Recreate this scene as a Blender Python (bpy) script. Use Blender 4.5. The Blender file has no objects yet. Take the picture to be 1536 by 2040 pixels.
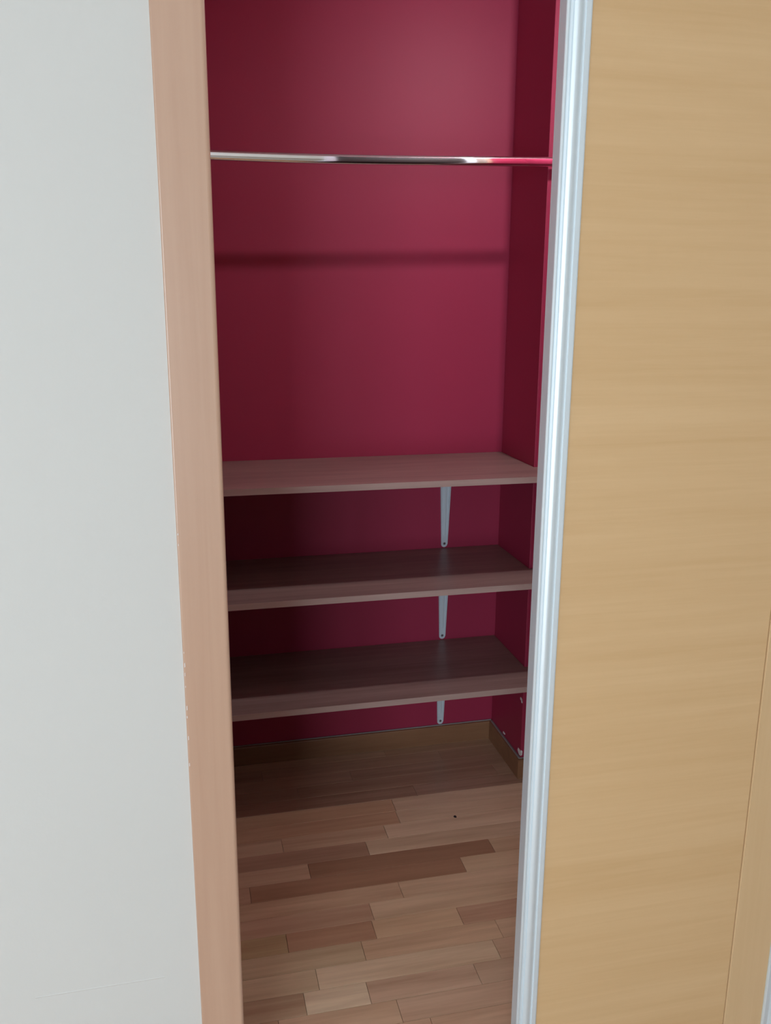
import bpy, bmesh, math, random
from mathutils import Vector, Matrix

random.seed(7)
scene = bpy.context.scene
C = scene.collection

# ------------------------------------------------------------------ camera
PITCH, YAW, ROLL, FPX = -0.2390, -0.2309, 0.0063, 1743.1
fw = Vector((-math.sin(YAW) * math.cos(PITCH), math.cos(YAW) * math.cos(PITCH), math.sin(PITCH)))
r0 = Vector((math.cos(YAW), math.sin(YAW), 0))
u0 = r0.cross(fw)
rv = r0 * math.cos(ROLL) + u0 * math.sin(ROLL)
uv = -r0 * math.sin(ROLL) + u0 * math.cos(ROLL)
camd = bpy.data.cameras.new('camera')
cam = bpy.data.objects.new('camera', camd)
C.objects.link(cam)
M4 = Matrix((rv, uv, -fw)).transposed().to_4x4()
M4.translation = Vector((0, 0, 1.5))
cam.matrix_world = M4
camd.sensor_fit = 'AUTO'
camd.sensor_width = 36.0
camd.lens = FPX / 2040.0 * 36.0
camd.clip_start = 0.02
scene.camera = cam

# ------------------------------------------------------------------ world, light, exposure
world = bpy.data.worlds.new('world')
scene.world = world
world.use_nodes = True
bg = world.node_tree.nodes['Background']
bg.inputs['Color'].default_value = (0.70, 0.85, 1.0, 1)
bg.inputs['Strength'].default_value = 1.6

wl = bpy.data.lights.new('window_daylight', 'AREA')
wl.shape = 'RECTANGLE'
wl.size, wl.size_y = 1.15, 2.05
wl.energy = 97.0
wl.color = (0.80, 0.92, 1.0)
wlo = bpy.data.objects.new('window_daylight', wl)
C.objects.link(wlo)
wlo.location = (-1.20, -2.50, 1.15)
wlo.rotation_euler = (math.radians(90), 0, 0)      # faces +Y, into the room

scene.view_settings.view_transform = 'Standard'
scene.view_settings.look = 'None'
scene.view_settings.gamma = 1.0
scene.view_settings.use_curve_mapping = False
scene.view_settings.exposure = 0.0
BULB_STRENGTH = 570.0

# ------------------------------------------------------------------ helpers
def s2l(c):
    c = c / 255.0
    return c / 12.92 if c <= 0.04045 else ((c + 0.055) / 1.055) ** 2.4

def rgb(r, g, b):
    return (s2l(r), s2l(g), s2l(b), 1.0)

def obj(name, bm, mat, parent=None, smooth=False):
    me = bpy.data.meshes.new(name)
    bmesh.ops.recalc_face_normals(bm, faces=bm.faces)
    bm.to_mesh(me)
    bm.free()
    if smooth:
        for p in me.polygons:
            p.use_smooth = True
    me.materials.append(mat)
    o = bpy.data.objects.new(name, me)
    C.objects.link(o)
    if parent is not None:
        o.parent = parent
    return o

def tag(o, label, cat, group=None, kind=None):
    o['label'] = label
    o['category'] = cat
    if group:
        o['group'] = group
    if kind:
        o['kind'] = kind
    return o

def struct(name, bm, mat, label, cat):
    return tag(obj(name, bm, mat), label, cat, kind='structure')

def empty(name, loc=(0, 0, 0)):
    o = bpy.data.objects.new(name, None)
    o.empty_display_size = 0.05
    C.objects.link(o)
    o.location = loc
    return o

def box(bm, x0, x1, y0, y1, z0, z1):
    vs = [bm.verts.new((x, y, z)) for x in (x0, x1) for y in (y0, y1) for z in (z0, z1)]
    a, b, c, d, e, f, g, h = vs
    for q in ((a, b, d, c), (e, g, h, f), (a, e, f, b), (c, d, h, g), (a, c, g, e), (b, f, h, d)):
        bm.faces.new(q)
    return bm

def boxes(*bs, bevel=0.0, seg=2):
    bm = bmesh.new()
    for b in bs:
        box(bm, *b)
    if bevel:
        bmesh.ops.bevel(bm, geom=list(bm.edges), offset=bevel, segments=seg, affect='EDGES', profile=0.5)
    return bm

def prism(bm, pts, axis, a0, a1):
    """extrude a 2D outline along an axis; axis 'z': pts (x,y); 'y': pts (x,z); 'x': pts (y,z)"""
    def P(p, a):
        return {'z': (p[0], p[1], a), 'y': (p[0], a, p[1]), 'x': (a, p[0], p[1])}[axis]
    A = [bm.verts.new(P(p, a0)) for p in pts]
    B = [bm.verts.new(P(p, a1)) for p in pts]
    bm.faces.new(A)
    bm.faces.new(B[::-1])
    n = len(pts)
    for i in range(n):
        bm.faces.new((A[i], A[(i + 1) % n], B[(i + 1) % n], B[i]))
    return bm

def lathe(bm, prof, axis_o, axis='z', n=24):
    """prof: list of (radius, height)"""
    rings = []
    for r, h in prof:
        ring = []
        for i in range(n):
            a = 2 * math.pi * i / n
            c, s = r * math.cos(a), r * math.sin(a)
            v = {'z': (c, s, h), 'y': (c, h, s), 'x': (h, c, s)}[axis]
            ring.append(bm.verts.new(Vector(v) + Vector(axis_o)))
        rings.append(ring)
    for k in range(len(rings) - 1):
        for i in range(n):
            bm.faces.new((rings[k][i], rings[k][(i + 1) % n], rings[k + 1][(i + 1) % n], rings[k + 1][i]))
    bm.faces.new(rings[0][::-1])
    bm.faces.new(rings[-1])
    return bm

# ------------------------------------------------------------------ materials
def newmat(name):
    m = bpy.data.materials.new(name)
    m.use_nodes = True
    nt = m.node_tree
    b = nt.nodes['Principled BSDF']
    return m, nt, b

def N(nt, t, **kw):
    n = nt.nodes.new(t)
    for k, v in kw.items():
        setattr(n, k, v)
    return n

def paint(name, col, rough=0.6, var=0.06, bump=0.08, bscale=180.0, spec=0.5):
    m, nt, b = newmat(name)
    tc = N(nt, 'ShaderNodeTexCoord')
    n1 = N(nt, 'ShaderNodeTexNoise')
    n1.inputs['Scale'].default_value = 3.0
    n1.inputs['Detail'].default_value = 4.0
    nt.links.new(tc.outputs['Object'], n1.inputs['Vector'])
    mx = N(nt, 'ShaderNodeMix', data_type='RGBA')
    lo = tuple(c * (1 - var) for c in col[:3]) + (1,)
    hi = tuple(min(1, c * (1 + var)) for c in col[:3]) + (1,)
    mx.inputs[6].default_value = lo
    mx.inputs[7].default_value = hi
    nt.links.new(n1.outputs['Fac'], mx.inputs[0])
    nt.links.new(mx.outputs[2], b.inputs['Base Color'])
    n2 = N(nt, 'ShaderNodeTexNoise')
    n2.inputs['Scale'].default_value = bscale
    n2.inputs['Detail'].default_value = 2.0
    nt.links.new(tc.outputs['Object'], n2.inputs['Vector'])
    bp = N(nt, 'ShaderNodeBump')
    bp.inputs['Strength'].default_value = bump
    bp.inputs['Distance'].default_value = 0.002
    nt.links.new(n2.outputs['Fac'], bp.inputs['Height'])
    nt.links.new(bp.outputs['Normal'], b.inputs['Normal'])
    b.inputs['Roughness'].default_value = rough
    b.inputs['Specular IOR Level'].default_value = spec
    return m

def wood(name, dark, light, axis='x', rough=0.4, fine=60.0, broad=5.0, stretch=22.0, bump=0.05, coat=0.0,
         tint=False, contrast=(0.35, 0.68), spec=0.5):
    """streaky wood grain running along axis; tint multiplies by the object's own colour"""
    m, nt, b = newmat(name)
    tc = N(nt, 'ShaderNodeTexCoord')
    mp = N(nt, 'ShaderNodeMapping')
    s = {'x': (1 / stretch, 1, 1), 'y': (1, 1 / stretch, 1), 'z': (1, 1, 1 / stretch)}[axis]
    mp.inputs['Scale'].default_value = s
    oi = N(nt, 'ShaderNodeObjectInfo')
    cm = N(nt, 'ShaderNodeCombineXYZ')
    ml = N(nt, 'ShaderNodeMath', operation='MULTIPLY')
    ml.inputs[1].default_value = 37.0
    nt.links.new(oi.outputs['Random'], ml.inputs[0])
    for i in range(3):
        nt.links.new(ml.outputs[0], cm.inputs[i])
    nt.links.new(tc.outputs['Object'], mp.inputs['Vector'])
    nt.links.new(cm.outputs[0], mp.inputs['Location'])
    n1 = N(nt, 'ShaderNodeTexNoise')
    n1.inputs['Scale'].default_value = fine
    n1.inputs['Detail'].default_value = 5.0
    n1.inputs['Roughness'].default_value = 0.6
    n1.inputs['Distortion'].default_value = 0.4
    n2 = N(nt, 'ShaderNodeTexNoise')
    n2.inputs['Scale'].default_value = broad
    n2.inputs['Detail'].default_value = 3.0
    n2.inputs['Distortion'].default_value = 0.8
    nt.links.new(mp.outputs[0], n1.inputs['Vector'])
    nt.links.new(mp.outputs[0], n2.inputs['Vector'])
    av = N(nt, 'ShaderNodeMix', data_type='FLOAT')
    av.inputs[0].default_value = 0.5
    nt.links.new(n1.outputs['Fac'], av.inputs[2])
    nt.links.new(n2.outputs['Fac'], av.inputs[3])
    cr = N(nt, 'ShaderNodeValToRGB')
    cr.color_ramp.elements[0].position = contrast[0]
    cr.color_ramp.elements[0].color = dark
    cr.color_ramp.elements[1].position = contrast[1]
    cr.color_ramp.elements[1].color = light
    nt.links.new(av.outputs[0], cr.inputs['Fac'])
    out = cr.outputs['Color']
    if tint:
        mt = N(nt, 'ShaderNodeMix', data_type='RGBA', blend_type='MULTIPLY')
        mt.inputs[0].default_value = 1.0
        nt.links.new(out, mt.inputs[6])
        nt.links.new(oi.outputs['Color'], mt.inputs[7])
        out = mt.outputs[2]
    nt.links.new(out, b.inputs['Base Color'])
    bp = N(nt, 'ShaderNodeBump')
    bp.inputs['Strength'].default_value = bump
    bp.inputs['Distance'].default_value = 0.001
    nt.links.new(n1.outputs['Fac'], bp.inputs['Height'])
    nt.links.new(bp.outputs['Normal'], b.inputs['Normal'])
    b.inputs['Roughness'].default_value = rough
    b.inputs['Specular IOR Level'].default_value = spec
    b.inputs['Coat Weight'].default_value = coat
    b.inputs['Coat Roughness'].default_value = 0.12
    return m

def metal(name, col, rough, metallic=1.0, streak=False, noise=True):
    m, nt, b = newmat(name)
    b.inputs['Base Color'].default_value = col
    b.inputs['Metallic'].default_value = metallic
    b.inputs['Roughness'].default_value = rough
    if not noise:
        return m
    tc = N(nt, 'ShaderNodeTexCoord')
    mp = N(nt, 'ShaderNodeMapping')
    mp.inputs['Scale'].default_value = (1, 1, 0.02) if streak else (1, 1, 1)
    nz = N(nt, 'ShaderNodeTexNoise')
    nz.inputs['Scale'].default_value = 300.0
    mr = N(nt, 'ShaderNodeMapRange')
    mr.inputs['To Min'].default_value = rough * 0.85
    mr.inputs['To Max'].default_value = rough * 1.15
    nt.links.new(tc.outputs['Object'], mp.inputs['Vector'])
    nt.links.new(mp.outputs[0], nz.inputs['Vector'])
    nt.links.new(nz.outputs['Fac'], mr.inputs['Value'])
    nt.links.new(mr.outputs[0], b.inputs['Roughness'])
    return m

M = {}
M['maroon'] = paint('maroon_paint', (0.345, 0.026, 0.072, 1), rough=0.5, var=0.03, bump=0.04, spec=0.34)
M['white'] = paint('white_wall_paint', (0.66, 0.655, 0.63, 1), rough=0.75, var=0.015, bump=0.06)
M['ceil'] = paint('ceiling_paint', (0.86, 0.86, 0.85, 1), rough=0.85, var=0.01)
M['casing'] = wood('casing_wood', rgb(191, 154, 131), rgb(203, 168, 145), 'z', rough=0.32, fine=45, broad=9, stretch=30,
                   bump=0.02, coat=0.25)
M['door'] = wood('door_veneer', rgb(220, 182, 134), rgb(230, 194, 148), 'x', rough=0.45, fine=80, broad=10, stretch=26,
                 bump=0.03)
M['stile'] = wood('stile_veneer', rgb(222, 187, 142), rgb(230, 197, 154), 'z', rough=0.42, fine=60, broad=14, stretch=26,
                  bump=0.03)
M['shelf'] = wood('shelf_laminate', rgb(136, 110, 104), rgb(166, 138, 130), 'x', rough=0.38, fine=70, broad=18, stretch=20,
                  bump=0.03)
M['edge'] = wood('shelf_edge_band', rgb(160, 136, 128), rgb(180, 155, 147), 'x', rough=0.4, fine=60, broad=10, stretch=20,
                 bump=0.02)
M['parquet'] = wood('parquet_oak', rgb(184, 154, 128), rgb(214, 187, 160), 'x', rough=0.33, fine=55, broad=16, stretch=16,
                    bump=0.03, tint=True, contrast=(0.36, 0.66))
M['base'] = wood('baseboard_oak', rgb(128, 90, 64), rgb(152, 110, 80), 'x', rough=0.4, fine=55, broad=14, stretch=16, bump=0.02)
M['caulk'] = paint('grey_caulk', (0.36, 0.34, 0.34, 1), rough=0.8)
M['alu'] = metal('anodised_aluminium', (0.84, 0.94, 1.0, 1), 0.45, metallic=0.35, noise=False)
M['chrome'] = metal('polished_chrome', (0.93, 0.93, 0.95, 1), 0.06)
M['bracket'] = paint('bracket_enamel', (0.60, 0.66, 0.72, 1), rough=0.42, var=0.02, bump=0.02)
M['screw'] = metal('zinc_screw', (0.45, 0.46, 0.48, 1), 0.35)
M['chip'] = paint('bare_plaster', (0.80, 0.78, 0.78, 1), rough=0.9, var=0.05)
M['subfloor'] = paint('dark_floor_joint', (0.035, 0.022, 0.015, 1), rough=0.9)
M['roomfloor'] = wood('room_parquet', rgb(150, 104, 70), rgb(196, 148, 104), 'x', rough=0.4, fine=30, broad=8, stretch=12)
M['added_back'] = paint('added_dark_backing', (0.022, 0.014, 0.012, 1), rough=0.6)
M['knot'] = paint('dark_knot', (0.02, 0.018, 0.018, 1), rough=0.6)
M['pvc'] = paint('white_window_frame', (0.78, 0.79, 0.79, 1), rough=0.4)
M['porcelain'] = paint('white_porcelain', (0.75, 0.75, 0.73, 1), rough=0.3)
mb, ntb, bb = newmat('lit_bulb')
bb.inputs['Base Color'].default_value = (1, 1, 1, 1)
bb.inputs['Emission Color'].default_value = (0.97, 0.97, 1.0, 1)
bb.inputs['Emission Strength'].default_value = BULB_STRENGTH
M['bulb'] = mb

# ------------------------------------------------------------------ measures (metres)
YB, XB, YP = 2.655, 1.011, 2.382          # maroon back wall, pillar corner
XL, XR = -0.02, 1.30                      # closet side walls
YW0, YW1 = 1.265, 1.40                    # white wall holding the opening
OX0, OX1, OZ = 0.030, 1.165, 2.34         # opening
CEIL = 2.50
RX0, RX1, RY0 = -2.10, 2.30, -2.45        # room
SH = [(1.0186,), (0.7048,), (0.3826,)]
YS, ST = 2.242, 0.0173                    # shelf front, thickness
ZB = 0.0665                               # baseboard height

# ------------------------------------------------------------------ structure
struct('wall_front', boxes((RX0, OX0, YW0, YW1, 0, CEIL), (OX1, RX1, YW0, YW1, 0, CEIL), (OX0, OX1, YW0, YW1, OZ, CEIL)),
       M['white'], 'plain off-white painted wall left of the closet opening', 'wall')
struct('wall_back', boxes((XL, XR, YB, YB + 0.1, 0, 2.382)), M['maroon'],
       'maroon painted back wall of the closet behind the shelves', 'wall')
struct('wall_left', boxes((XL - 0.1, XL, YW1, YB + 0.1, 0, 2.382)), M['maroon'],
       'maroon side wall inside the closet hidden behind the left casing', 'wall')
struct('wall_right', boxes((XR, XR + 0.1, YW1, YB + 0.1, 0, 2.382)), M['maroon'],
       'maroon side wall inside the closet behind the sliding door', 'wall')
pillar = struct('wall_pillar', boxes((XB, XR, YP, YB, 0, 2.382), bevel=0.002), M['maroon'],
                'maroon pillar in the right corner of the closet, dark on its left side', 'pillar')
struct('wall_closet_front', boxes((OX1, XR, YW1, YW1 + 0.006, 0, 2.382), (XL, OX0, YW1, YW1 + 0.006, 0, 2.382), (OX0, OX1, YW1, YW1 + 0.006, OZ, 2.382)),
       M['maroon'], 'maroon inner face of the wall around the closet opening', 'wall')
struct('ceiling', boxes((RX0, RX1, RY0 - 0.1, YW1, CEIL, CEIL + 0.1), (XL - 0.1, XR + 0.1, YW1, YB + 0.1, 2.382, CEIL + 0.1)), M['ceil'], 'white ceiling above room and closet', 'ceiling')
struct('wall_room_left', boxes((RX0 - 0.1, RX0, RY0 - 0.1, YW1, 0, CEIL)), M['white'], 'white side wall of the room far left of the closet', 'wall')
struct('wall_room_right', boxes((RX1, RX1 + 0.1, RY0 - 0.1, YW1, 0, CEIL)), M['white'], 'white side wall of the room far right of the closet', 'wall')
WX0, WX1, WZ0, WZ1 = -1.80, -0.60, 0.08, 2.20
struct('wall_room_rear', boxes((RX0, WX0, RY0 - 0.1, RY0, 0, CEIL), (WX1, RX1, RY0 - 0.1, RY0, 0, CEIL),
                               (WX0, WX1, RY0 - 0.1, RY0, WZ1, CEIL), (WX0, WX1, RY0 - 0.1, RY0, 0, WZ0)),
       M['white'], 'white room wall with the balcony window facing the closet', 'wall')
fr = 0.05
struct('window_1', boxes((WX0, WX0 + fr, RY0 - 0.08, RY0 - 0.02, WZ0, WZ1), (WX1 - fr, WX1, RY0 - 0.08, RY0 - 0.02, WZ0, WZ1),
                         (WX0 + fr, WX1 - fr, RY0 - 0.08, RY0 - 0.02, WZ0, WZ0 + fr), (WX0 + fr, WX1 - fr, RY0 - 0.08, RY0 - 0.02, WZ1 - fr, WZ1),
                         (-1.23, -1.17, RY0 - 0.08, RY0 - 0.02, WZ0 + fr, WZ1 - fr)),
       M['pvc'], 'white framed balcony window behind the viewer', 'window')

# floor: a slab with the parquet strips laid on it
floor = struct('floor', boxes((RX0, RX1, RY0 - 0.1, YW0 - 0.005, -0.1, 0.0), (XL, XR, YW0 - 0.005, YB, -0.1, -0.0035)), M['roomfloor'],
               'oak strip parquet floor running through the closet', 'floor')
floor.data.materials.append(M['subfloor'])
for p in floor.data.polygons:
    if p.center.y > YW0 - 0.004 or p.center.z > -0.004 and p.center.y > YW0:
        p.material_index = 1

ROWW, ROW0 = 0.0645, 2.15
# rows from 0 going towards the camera, negative towards the back: cut positions and tints per piece; tints mix board tone with painted shade and light
G = 1.0
rows = {
    -8: ([0.35, 0.9], [(.92, .86, .80), (1.02, .98, .95), (.95, .9, .86)]),
    -7: ([0.62], [(1.05, 1.0, .95), (.95, .88, .82)]),
    -6: ([0.20, 0.80], [(.80, .74, .70), (.90, .84, .8), (.88, .82, .78)]),
    -5: ([0.48], [(.92, .86, .82), (.84, .78, .74)]),
    -4: ([0.30, 0.95], [(.78, .70, .66), (.86, .78, .74), (.9, .84, .8)]),
    -3: ([0.66], [(.82, .74, .70), (.92, .86, .84)]),
    -2: ([0.575, 1.12], [(.80, .66, .58), (.95, .90, .88), (.9, .9, .9)]),
    -1: ([0.572, 1.15], [(.76, .62, .54), (.96, .92, .88), (.9, .85, .8)]),
    0: ([0.22, 0.52], [(.80, .72, .66), (.86, .76, .70), (1.0, .97, .93)]),
    1: ([0.452, 0.93], [(.60, .48, .44), (.92, .88, .83), (.96, .90, .86)]),
    2: ([0.278, 0.797], [(.84, .74, .68), (.54, .40, .34), (.86, .78, .70)]),
    3: ([0.115, 0.692], [(.78, .66, .60), (.62, .47, .40), (.98, .93, .84)]),
    4: ([0.50], [(.88, .78, .70), (1.00, .94, .86)]),
    5: ([0.408, 0.90], [(.82, .70, .64), (1.0, .95, .86), (.92, .86, .8)]),
    6: ([0.187, 0.40, 0.620], [(.82, .80, .62), (.72, .56, .48), (1.0, .92, .80), (.82, .68, .62)]),
    7: ([0.36, 0.70], [(.92, .93, .82), (.98, .90, .80), (.97, .90, .82)]),
    8: ([0.24, 0.67], [(.92, .92, .82), (1.10, 1.12, 1.04), (.88, .80, .74)]),
    9: ([0.203, 0.345, 0.60], [(.80, .76, .68), (1.20, 1.28, 1.22), (.96, .90, .86), (.90, .86, .82)]),
    10: ([0.14, 0.40], [(.80, .7, .6), (1.06, 1.0, .92), (1.0, .94, .9)]),
}
def strip(x0, x1, y0, y1, col):
    g = 0.0004
    bm = boxes((-(x1 - x0) / 2 + g, (x1 - x0) / 2 - g, -(y1 - y0) / 2 + g, (y1 - y0) / 2 - g, -0.0035, 0), bevel=0.0005, seg=1)
    o = obj('parquet_strip', bm, M['parquet'], floor)
    o.location = ((x0 + x1) / 2, (y0 + y1) / 2, 0)
    g = 1.12
    o.color = (*(g * c for c in col), 1)
    return o
knot_strip = None
y_lo = YW0 - 0.005
for k in range(-8, 15):
    y1 = ROW0 + ROWW * (1 - k)
    y0 = max(y1 - ROWW, y_lo)
    y1 = min(y1, YB - 0.001)
    if y1 - y0 < 0.01:
        continue
    cuts, cols = rows.get(k, ([0.2 + 0.4 * random.random(), 0.85], [(.92 + .1 * random.random(), .92, .86) for _ in range(3)]))
    xs = [XL] + list(cuts) + [XR]
    for i in range(len(xs) - 1):
        o = strip(xs[i], xs[i + 1], y0, y1, cols[i])
        if y0 < 2.205 < y1 and xs[i] < 0.739 < xs[i + 1]:
            knot_strip = o
if knot_strip:
    bm = bmesh.new()
    n = 9
    pts = [((0.0042 + 0.0012 * random.random()) * math.cos(2 * math.pi * i / n), (0.0055 + 0.002 * random.random()) * math.sin(2 * math.pi * i / n)) for i in range(n)]
    prism(bm, pts, 'z', -0.001, 0.0004)
    kn = obj('knot', bm, M['knot'], knot_strip)
    kn.location = (0.739 - knot_strip.location.x, 2.211 - knot_strip.location.y, 0)

# baseboards inside the closet, rounded top, grey caulk along the top edge
def bb_profile(d0, d1):
    # d0 wall side, d1 room side (2D: depth, z)
    s = 1 if d1 > d0 else -1
    r = 0.004
    pts = [(d0, 0), (d0, ZB), (d1 - s * r, ZB), (d1 - s * r * 0.3, ZB - r * 0.3), (d1, ZB - r), (d1, 0)]
    return pts
bt = 0.012
bm = prism(bmesh.new(), bb_profile(YB, YB - bt), 'x', XL, XB)
b1 = struct('baseboard_back', bm, M['base'], 'low oak baseboard along the closet back wall under the lowest shelf', 'baseboard')
obj('caulk_bead', boxes((XL, XB - 0.002, YB - 0.006, YB, ZB, ZB + 0.0028), bevel=0.001, seg=1), M['caulk'], b1)
bm = prism(bmesh.new(), bb_profile(XB, XB - bt), 'y', YP, YB - bt)
b2 = struct('baseboard_right', bm, M['base'], 'short oak baseboard on the left side of the maroon pillar', 'baseboard')
obj('caulk_bead', boxes((XB - 0.0075, XB, YP, YB - bt, ZB, ZB + 0.003), bevel=0.001, seg=1), M['caulk'], b2)
bm = prism(bmesh.new(), bb_profile(YP, YP - bt), 'x', XB - bt, XR)
b3 = struct('baseboard_front', bm, M['base'], 'oak baseboard on the front face of the maroon pillar', 'baseboard')
obj('caulk_bead', boxes((XB - 0.0075, XR, YP - 0.005, YP, ZB, ZB + 0.0025), bevel=0.001, seg=1), M['caulk'], b3)

# chips in the paint on the pillar, bare plaster showing
def chip(y, z, w, h, seed):
    rnd = random.Random(seed)
    n = 8
    pts = []
    for i in range(n):
        a = 2 * math.pi * i / n
        k = 0.75 + 0.5 * rnd.random()
        pts.append((y + w / 2 * k * math.cos(a), z + h / 2 * k * math.sin(a)))
    obj('paint_chip', prism(bmesh.new(), pts, 'x', XB - 0.0012, XB + 0.001), M['chip'], pillar)
chip(2.396, 0.266, 0.016, 0.009, 1)
chip(2.390, 0.259, 0.008, 0.008, 5)
chip(2.390, 0.084, 0.026, 0.021, 2)
chip(2.530, 0.078, 0.020, 0.009, 3)
bm = prism(bmesh.new(), [(XB + 0.0005, 0.074), (XB + 0.005, 0.077), (XB + 0.006, 0.090), (XB + 0.0005, 0.095)], 'y', YP - 0.001, YP + 0.001)
obj('paint_chip', bm, M['chip'], pillar)

# a faint trowel ridge low on the white wall
wallf = bpy.data.objects['wall_front']
bm = prism(bmesh.new(), [(YW0 + 0.001, -0.004), (YW0 + 0.001, 0.004), (YW0 - 0.0006, 0.0005)], 'x', -0.27, -0.07)
rd = obj('plaster_ridge', bm, M['white'], wallf)
rd.location = (0, 0, 0.415)

# casing of the opening (left strip is in view), jambs and track
def rounded_strip(x0, x1, y0, y1, z0, z1, r=0.006):
    pts = [(x0, y1)]
    for i in range(5):
        a = math.pi / 2 * i / 4
        pts.append((x0 + r * 0.4 - r * 0.4 * math.cos(a), y0 + r * 0.4 - r * 0.4 * math.sin(a)))
    for i in range(6):
        a = math.pi / 2 * i / 5
        pts.append((x1 - r + r * math.sin(a), y0 + r - r * math.cos(a)))
    pts.append((x1, y1))
    return prism(bmesh.new(), pts, 'z', z0, z1)
CX0, CX1, CY = -0.0146, 0.0547, 1.255
trim1 = struct('trim_1', rounded_strip(CX0, CX1, CY, YW0 + 0.0, 0, OZ + 0.05), M['casing'],
               'tall light wood door casing between white wall and open closet', 'casing')
struct('trim_2', boxes((OX0, CX1 - 0.004, YW0, YW1, 0, OZ), bevel=0.001, seg=1), M['casing'],
       'wood jamb lining the left side of the closet opening', 'jamb')
struct('trim_3', boxes((1.15, OX1, YW0, YW1, 0, OZ), bevel=0.001, seg=1), M['casing'],
       'wood jamb lining the right side of the closet opening', 'jamb')
struct('trim_4', boxes((CX1 - 0.004, 1.15, 1.272, 1.345, 0, 0.008), bevel=0.001, seg=1), M['alu'],
       'flat aluminium floor track under the sliding door', 'track')
struct('trim_5', boxes((1.145, 1.215, CY, YW0, 0, OZ + 0.05), bevel=0.002), M['casing'],
       'tall light wood casing right of the sliding door', 'casing')
# flecks of wall paint along the casing's left edge
rnd = random.Random(4)
for z in (1.152, 0.985, 0.965, 0.95, 0.93, 0.895, 0.88, 0.845, 1.168, 0.80):
    w, h = 0.0006 + 0.0007 * rnd.random(), 0.003 + 0.006 * rnd.random()
    x = CX0 + 0.0016 + 0.0008 * rnd.random()
    pts = [(x - w / 2, z - h / 2), (x + w / 2, z - h / 3), (x + w / 2 * .7, z + h / 2), (x - w / 2, z + h / 3)]
    obj('paint_fleck', prism(bmesh.new(), pts, 'y', CY - 0.0006, CY + 0.0015), M['chip'], trim1)

# ------------------------------------------------------------------ sliding door
DZ0, DZ1 = 0.008, 2.32
DX0, DX1, DXG, DXP, DXE = 0.559, 0.600, 1.013, 1.100, 1.141
door = tag(empty('sliding_door', (DX0, 1.29, DZ0)), 'light oak veneer sliding door with an aluminium edge profile, pushed right', 'door')
def dpart(name, bm, mat, smooth=False, parent=door):
    bmesh.ops.translate(bm, vec=(-DX0, -1.29, -DZ0), verts=bm.verts)
    return obj(name, bm, mat, parent, smooth)
def profile_pts(xa, xb, flip=False):
    """cross-section of the aluminium handle profile: rim, groove, broad convex front, outer rim"""
    w = xb - xa
    yb_, yf = 1.302, 1.2765
    f = [(0.0, yb_), (0.0, yf + 0.002), (0.015, yf + 0.0005), (0.09, yf), (0.125, yf + 0.0004), (0.145, yf + 0.0032),
         (0.20, yf + 0.0042), (0.27, yf + 0.0035), (0.30, yf + 0.0010)]
    for i in range(1, 9):
        t = i / 8
        f.append((0.30 + 0.34 * t, yf + 0.0010 - 0.0026 * math.sin(math.pi * t)))
    f += [(0.67, yf + 0.0026), (0.73, yf + 0.0030), (0.76, yf + 0.0012), (0.93, yf + 0.0010), (0.98, yf + 0.0020), (1.0, yf + 0.0045), (1.0, yb_)]
    pts = [((xa + w * a) if not flip else (xb - w * a), y) for a, y in f]
    return pts
dpart('handle_profile', prism(bmesh.new(), profile_pts(DX0, DX1), 'z', DZ0, DZ1), M['alu'])
dpart('end_profile', prism(bmesh.new(), profile_pts(DXP, DXE, True), 'z', DZ0, DZ1), M['alu'])
dpart('panel', boxes((DX1, DXG - 0.0012, 1.2835, 1.2985, DZ0 + 0.03, DZ1 - 0.03), bevel=0.0008, seg=1), M['door'])
dpart('added_back_board', boxes((DX1, DXP, 1.2986, 1.3005, DZ0 + 0.03, DZ1 - 0.03)), M['added_back'])  # unseen dark backing, added to darken what the chrome rail reflects
dpart('stile', boxes((DXG, DXP, 1.2815, 1.2985, DZ0 + 0.03, DZ1 - 0.03), bevel=0.0015), M['stile'])
dpart('bottom_rail', boxes((DX1, DXP, 1.280, 1.301, DZ0, DZ0 + 0.03), bevel=0.002), M['alu'])
dpart('top_rail', boxes((DX1, DXP, 1.280, 1.301, DZ1 - 0.03, DZ1), bevel=0.002), M['alu'])

# ------------------------------------------------------------------ shelves
shelf_labels = ['brown wood-grain shelf board, topmost of three, fully lit on top',
                'brown wood-grain shelf board, middle of three, shadowed by the board above',
                'brown wood-grain shelf board, lowest of three, just above the closet floor']
for (zs,), lb in zip(SH, shelf_labels):
    eb = 0.0012
    bm = bmesh.new()
    g = 0.0012
    prism(bm, [(XL + g, YS + eb - YB), (XR - g, YS + eb - YB), (XR - g, YP - g - YB), (XB - g, YP - g - YB), (XB - g, -g), (XL + g, -g)], 'z', -ST, 0)
    s = tag(obj('shelf', bm, M['shelf']), lb, 'shelf', 'closet shelves')
    s.location = (0, YB, zs)
    bm = boxes((XL + g, XR - g, YS - YB, YS + eb - YB, -ST, 0))
    obj('edge_band', bm, M['edge'], s)

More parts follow.
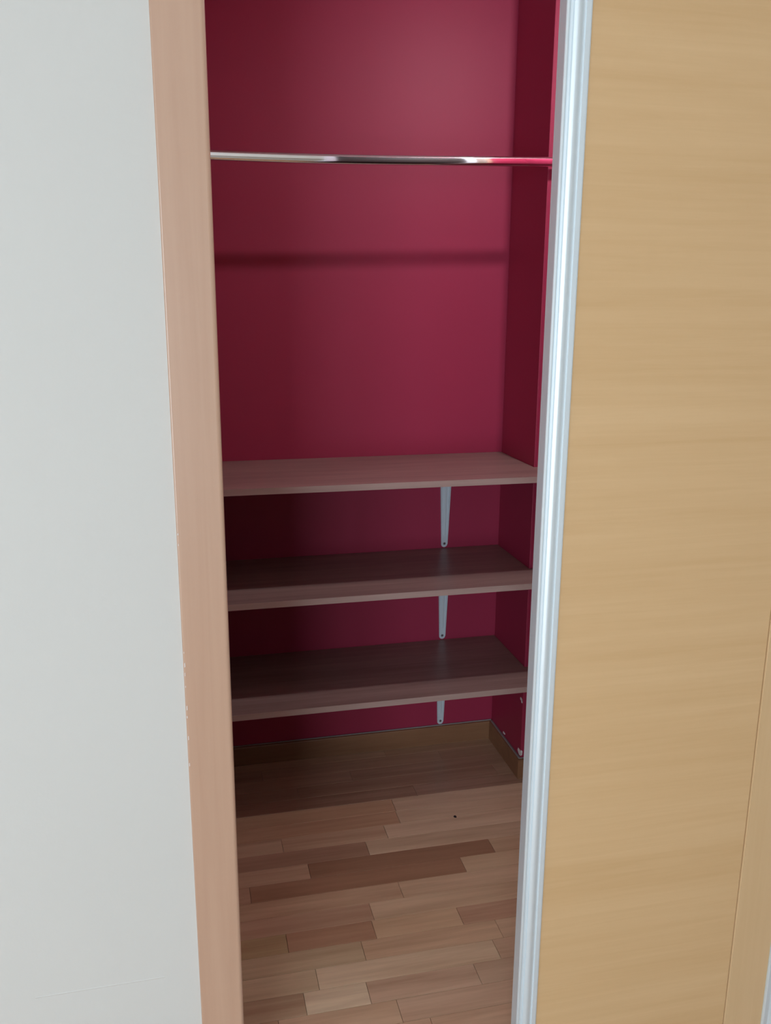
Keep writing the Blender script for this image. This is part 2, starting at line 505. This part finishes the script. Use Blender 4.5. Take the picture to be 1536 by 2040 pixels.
# ------------------------------------------------------------------ shelf brackets
def make_bracket(label, zs, length):
    r = tag(empty('shelf_bracket', (0.8225, YB, zs - ST)), label, 'bracket', 'metal brackets under the shelves')
    # wall arm: tapered, rounded foot, raised channel along the middle
    w0, w1 = 0.0200, 0.0105
    out = [(-w0, 0), (w0, 0), (w1, -length + w1)]
    for i in range(1, 8):
        a = math.pi * i / 8
        out.append((w1 * math.cos(a), -length + w1 - w1 * math.sin(a)))
    out.append((-w1, -length + w1))
    bm = prism(bmesh.new(), out, 'y', -0.0030, 0)
    obj('wall_arm', bm, M['bracket'], r)
    # raised flanges, converging with the taper
    for s in (-1, 1):
        bm = bmesh.new()
        a, b = 0.0035, 0.0018
        pts = [(s * w0, 0), (s * (w0 - a), 0), (s * (w1 - b - 0.001), -length + w1 * 1.4), (s * w1, -length + w1)]
        A = []
        for (x, z), d in zip(pts, (-0.011, -0.011, -0.0055, -0.0055)):
            A.append((x, z, d))
        top = [bm.verts.new((x, d, z)) for x, z, d in A]
        bot = [bm.verts.new((x, -0.0028, z)) for x, z, d in A]
        bm.faces.new(top); bm.faces.new(bot[::-1])
        for i in range(4):
            bm.faces.new((top[i], top[(i + 1) % 4], bot[(i + 1) % 4], bot[i]))
        obj('flange', bm, M['bracket'], r)
    # middle bead
    bm = bmesh.new()
    pts = [(-0.0062, -0.012), (0.0062, -0.012), (0.0030, -length + 0.040), (-0.0030, -length + 0.040)]
    prism(bm, pts, 'y', -0.0062, -0.0028)
    bmesh.ops.bevel(bm, geom=list(bm.edges), offset=0.0016, segments=2, affect='EDGES', profile=0.5)
    obj('rib', bm, M['bracket'], r)
    # arm under the board
    la = 0.33
    bm = prism(bmesh.new(), [(-w0, 0), (w0, 0), (w1, -la), (-w1, -la)], 'z', -0.003, -0.0002)
    obj('shelf_arm', bm, M['bracket'], r)
    bm = lathe(bmesh.new(), [(0.0042, -0.0030), (0.0042, -0.0042), (0.0030, -0.0052), (0.0008, -0.0054)], (0, 0, -length + 0.0125), 'y', 14)
    obj('screw', bm, M['screw'], r)
    bm = lathe(bmesh.new(), [(0.0042, -0.0030), (0.0042, -0.0042), (0.0030, -0.0052), (0.0008, -0.0054)], (0, 0, -0.006), 'y', 14)
    obj('screw', bm, M['screw'], r)
    return r
zt = [z[0] - ST for z in SH]
make_bracket('pale metal bracket below the topmost shelf, longest in view', SH[0][0], zt[0] - 0.7075)
make_bracket('pale metal bracket below the middle shelf', SH[1][0], zt[1] - 0.3855)
make_bracket('pale metal bracket below the lowest shelf, its foot at the baseboard', SH[2][0], zt[2] - 0.0705)

# ------------------------------------------------------------------ clothes rail: flat-sided oval chrome tube, slightly bowed
rail = tag(empty('clothes_rail', (XL, 2.345, 1.842)), 'polished chrome clothes rail across the closet above the shelves', 'clothes rail')
keys = [(-0.02, 1.8425), (0.10, 1.8420), (0.25, 1.8425), (0.41, 1.8440), (0.588, 1.8485), (0.758, 1.8540), (1.01, 1.8610), (1.30, 1.8690)]
def railz(x):
    for (xa, za), (xb_, zb_) in zip(keys, keys[1:]):
        if x <= xb_ + 1e-9:
            t = (x - xa) / (xb_ - xa)
            return za + (zb_ - za) * t
    return keys[-1][1]
def railz_s(x):
    return sum(railz(min(1.30, max(-0.02, x + d))) for d in (-.12, -.08, -.04, 0, .04, .08, .12)) / 7
bm = bmesh.new()
rings = []
nsec, nst = 40, 67
oval = []                                  # flat sides, rounded top and bottom, hung with a slight twist
for j in range(nsec):
    a = 2 * math.pi * (j + 0.5) / nsec
    yy = 0.0072 * math.cos(a)
    zz = 0.0080 * math.sin(a) + math.copysign(0.0044, math.sin(a))
    tw = math.radians(1.0)
    oval.append((yy * math.cos(tw) - zz * math.sin(tw) * -1, zz * math.cos(tw) + yy * math.sin(tw) * -1))
for i in range(nst):
    x = XL + 0.001 + (XR - XL - 0.002) * i / (nst - 1)
    z = railz_s(x)
    ring = []
    for j in range(nsec):
        yy, zz = oval[j]
        ring.append(bm.verts.new((x - XL, yy, z + zz - 1.842)))
    rings.append(ring)
for i in range(nst - 1):
    for j in range(nsec):
        bm.faces.new((rings[i][j], rings[i][(j + 1) % nsec], rings[i + 1][(j + 1) % nsec], rings[i + 1][j]))
bm.faces.new(rings[0]); bm.faces.new(rings[-1][::-1])
obj('tube', bm, M['chrome'], rail, smooth=True)
for x, s in ((XL, 1), (XR, -1)):
    bm = lathe(bmesh.new(), [(0.019, 0), (0.019, 0.003), (0.016, 0.011), (0.0155, 0.012)] if s > 0 else [(0.0155, -0.012), (0.016, -0.011), (0.019, -0.003), (0.019, 0)],
               (x - XL, 0, railz_s(x) - 1.842), 'x', 24)
    obj('end_socket', bm, M['chrome'], rail)

# ------------------------------------------------------------------ the closet's own ceiling lamp (out of frame, lights the closet)
LX, LY, LZ = 1.040, 1.678, 2.37
lamp = tag(empty('ceiling_lamp', (LX, LY, LZ)), 'round flush downlight in the closet ceiling above the frame', 'lamp')
ring = [(0.036, 0.012), (0.036, 0.0), (0.040, -0.003), (0.050, -0.001), (0.052, 0.005), (0.052, 0.012)]
bm = bmesh.new()
n = 32
R = [[bm.verts.new((r * math.cos(2 * math.pi * i / n), r * math.sin(2 * math.pi * i / n), h)) for i in range(n)] for r, h in ring]
for k in range(len(R)):
    for i in range(n):
        a_, b_ = R[k], R[(k + 1) % len(R)]
        bm.faces.new((a_[i], a_[(i + 1) % n], b_[(i + 1) % n], b_[i]))
obj('bezel', bm, M['porcelain'], lamp)
obj('diffuser', lathe(bmesh.new(), [(0.0355, 0.010), (0.0355, 0.0), (0.034, -0.009), (0.030, -0.016), (0.022, -0.021), (0.011, -0.024), (0.002, -0.025)], (0, 0, 0), n=32), M['bulb'], lamp, smooth=True)
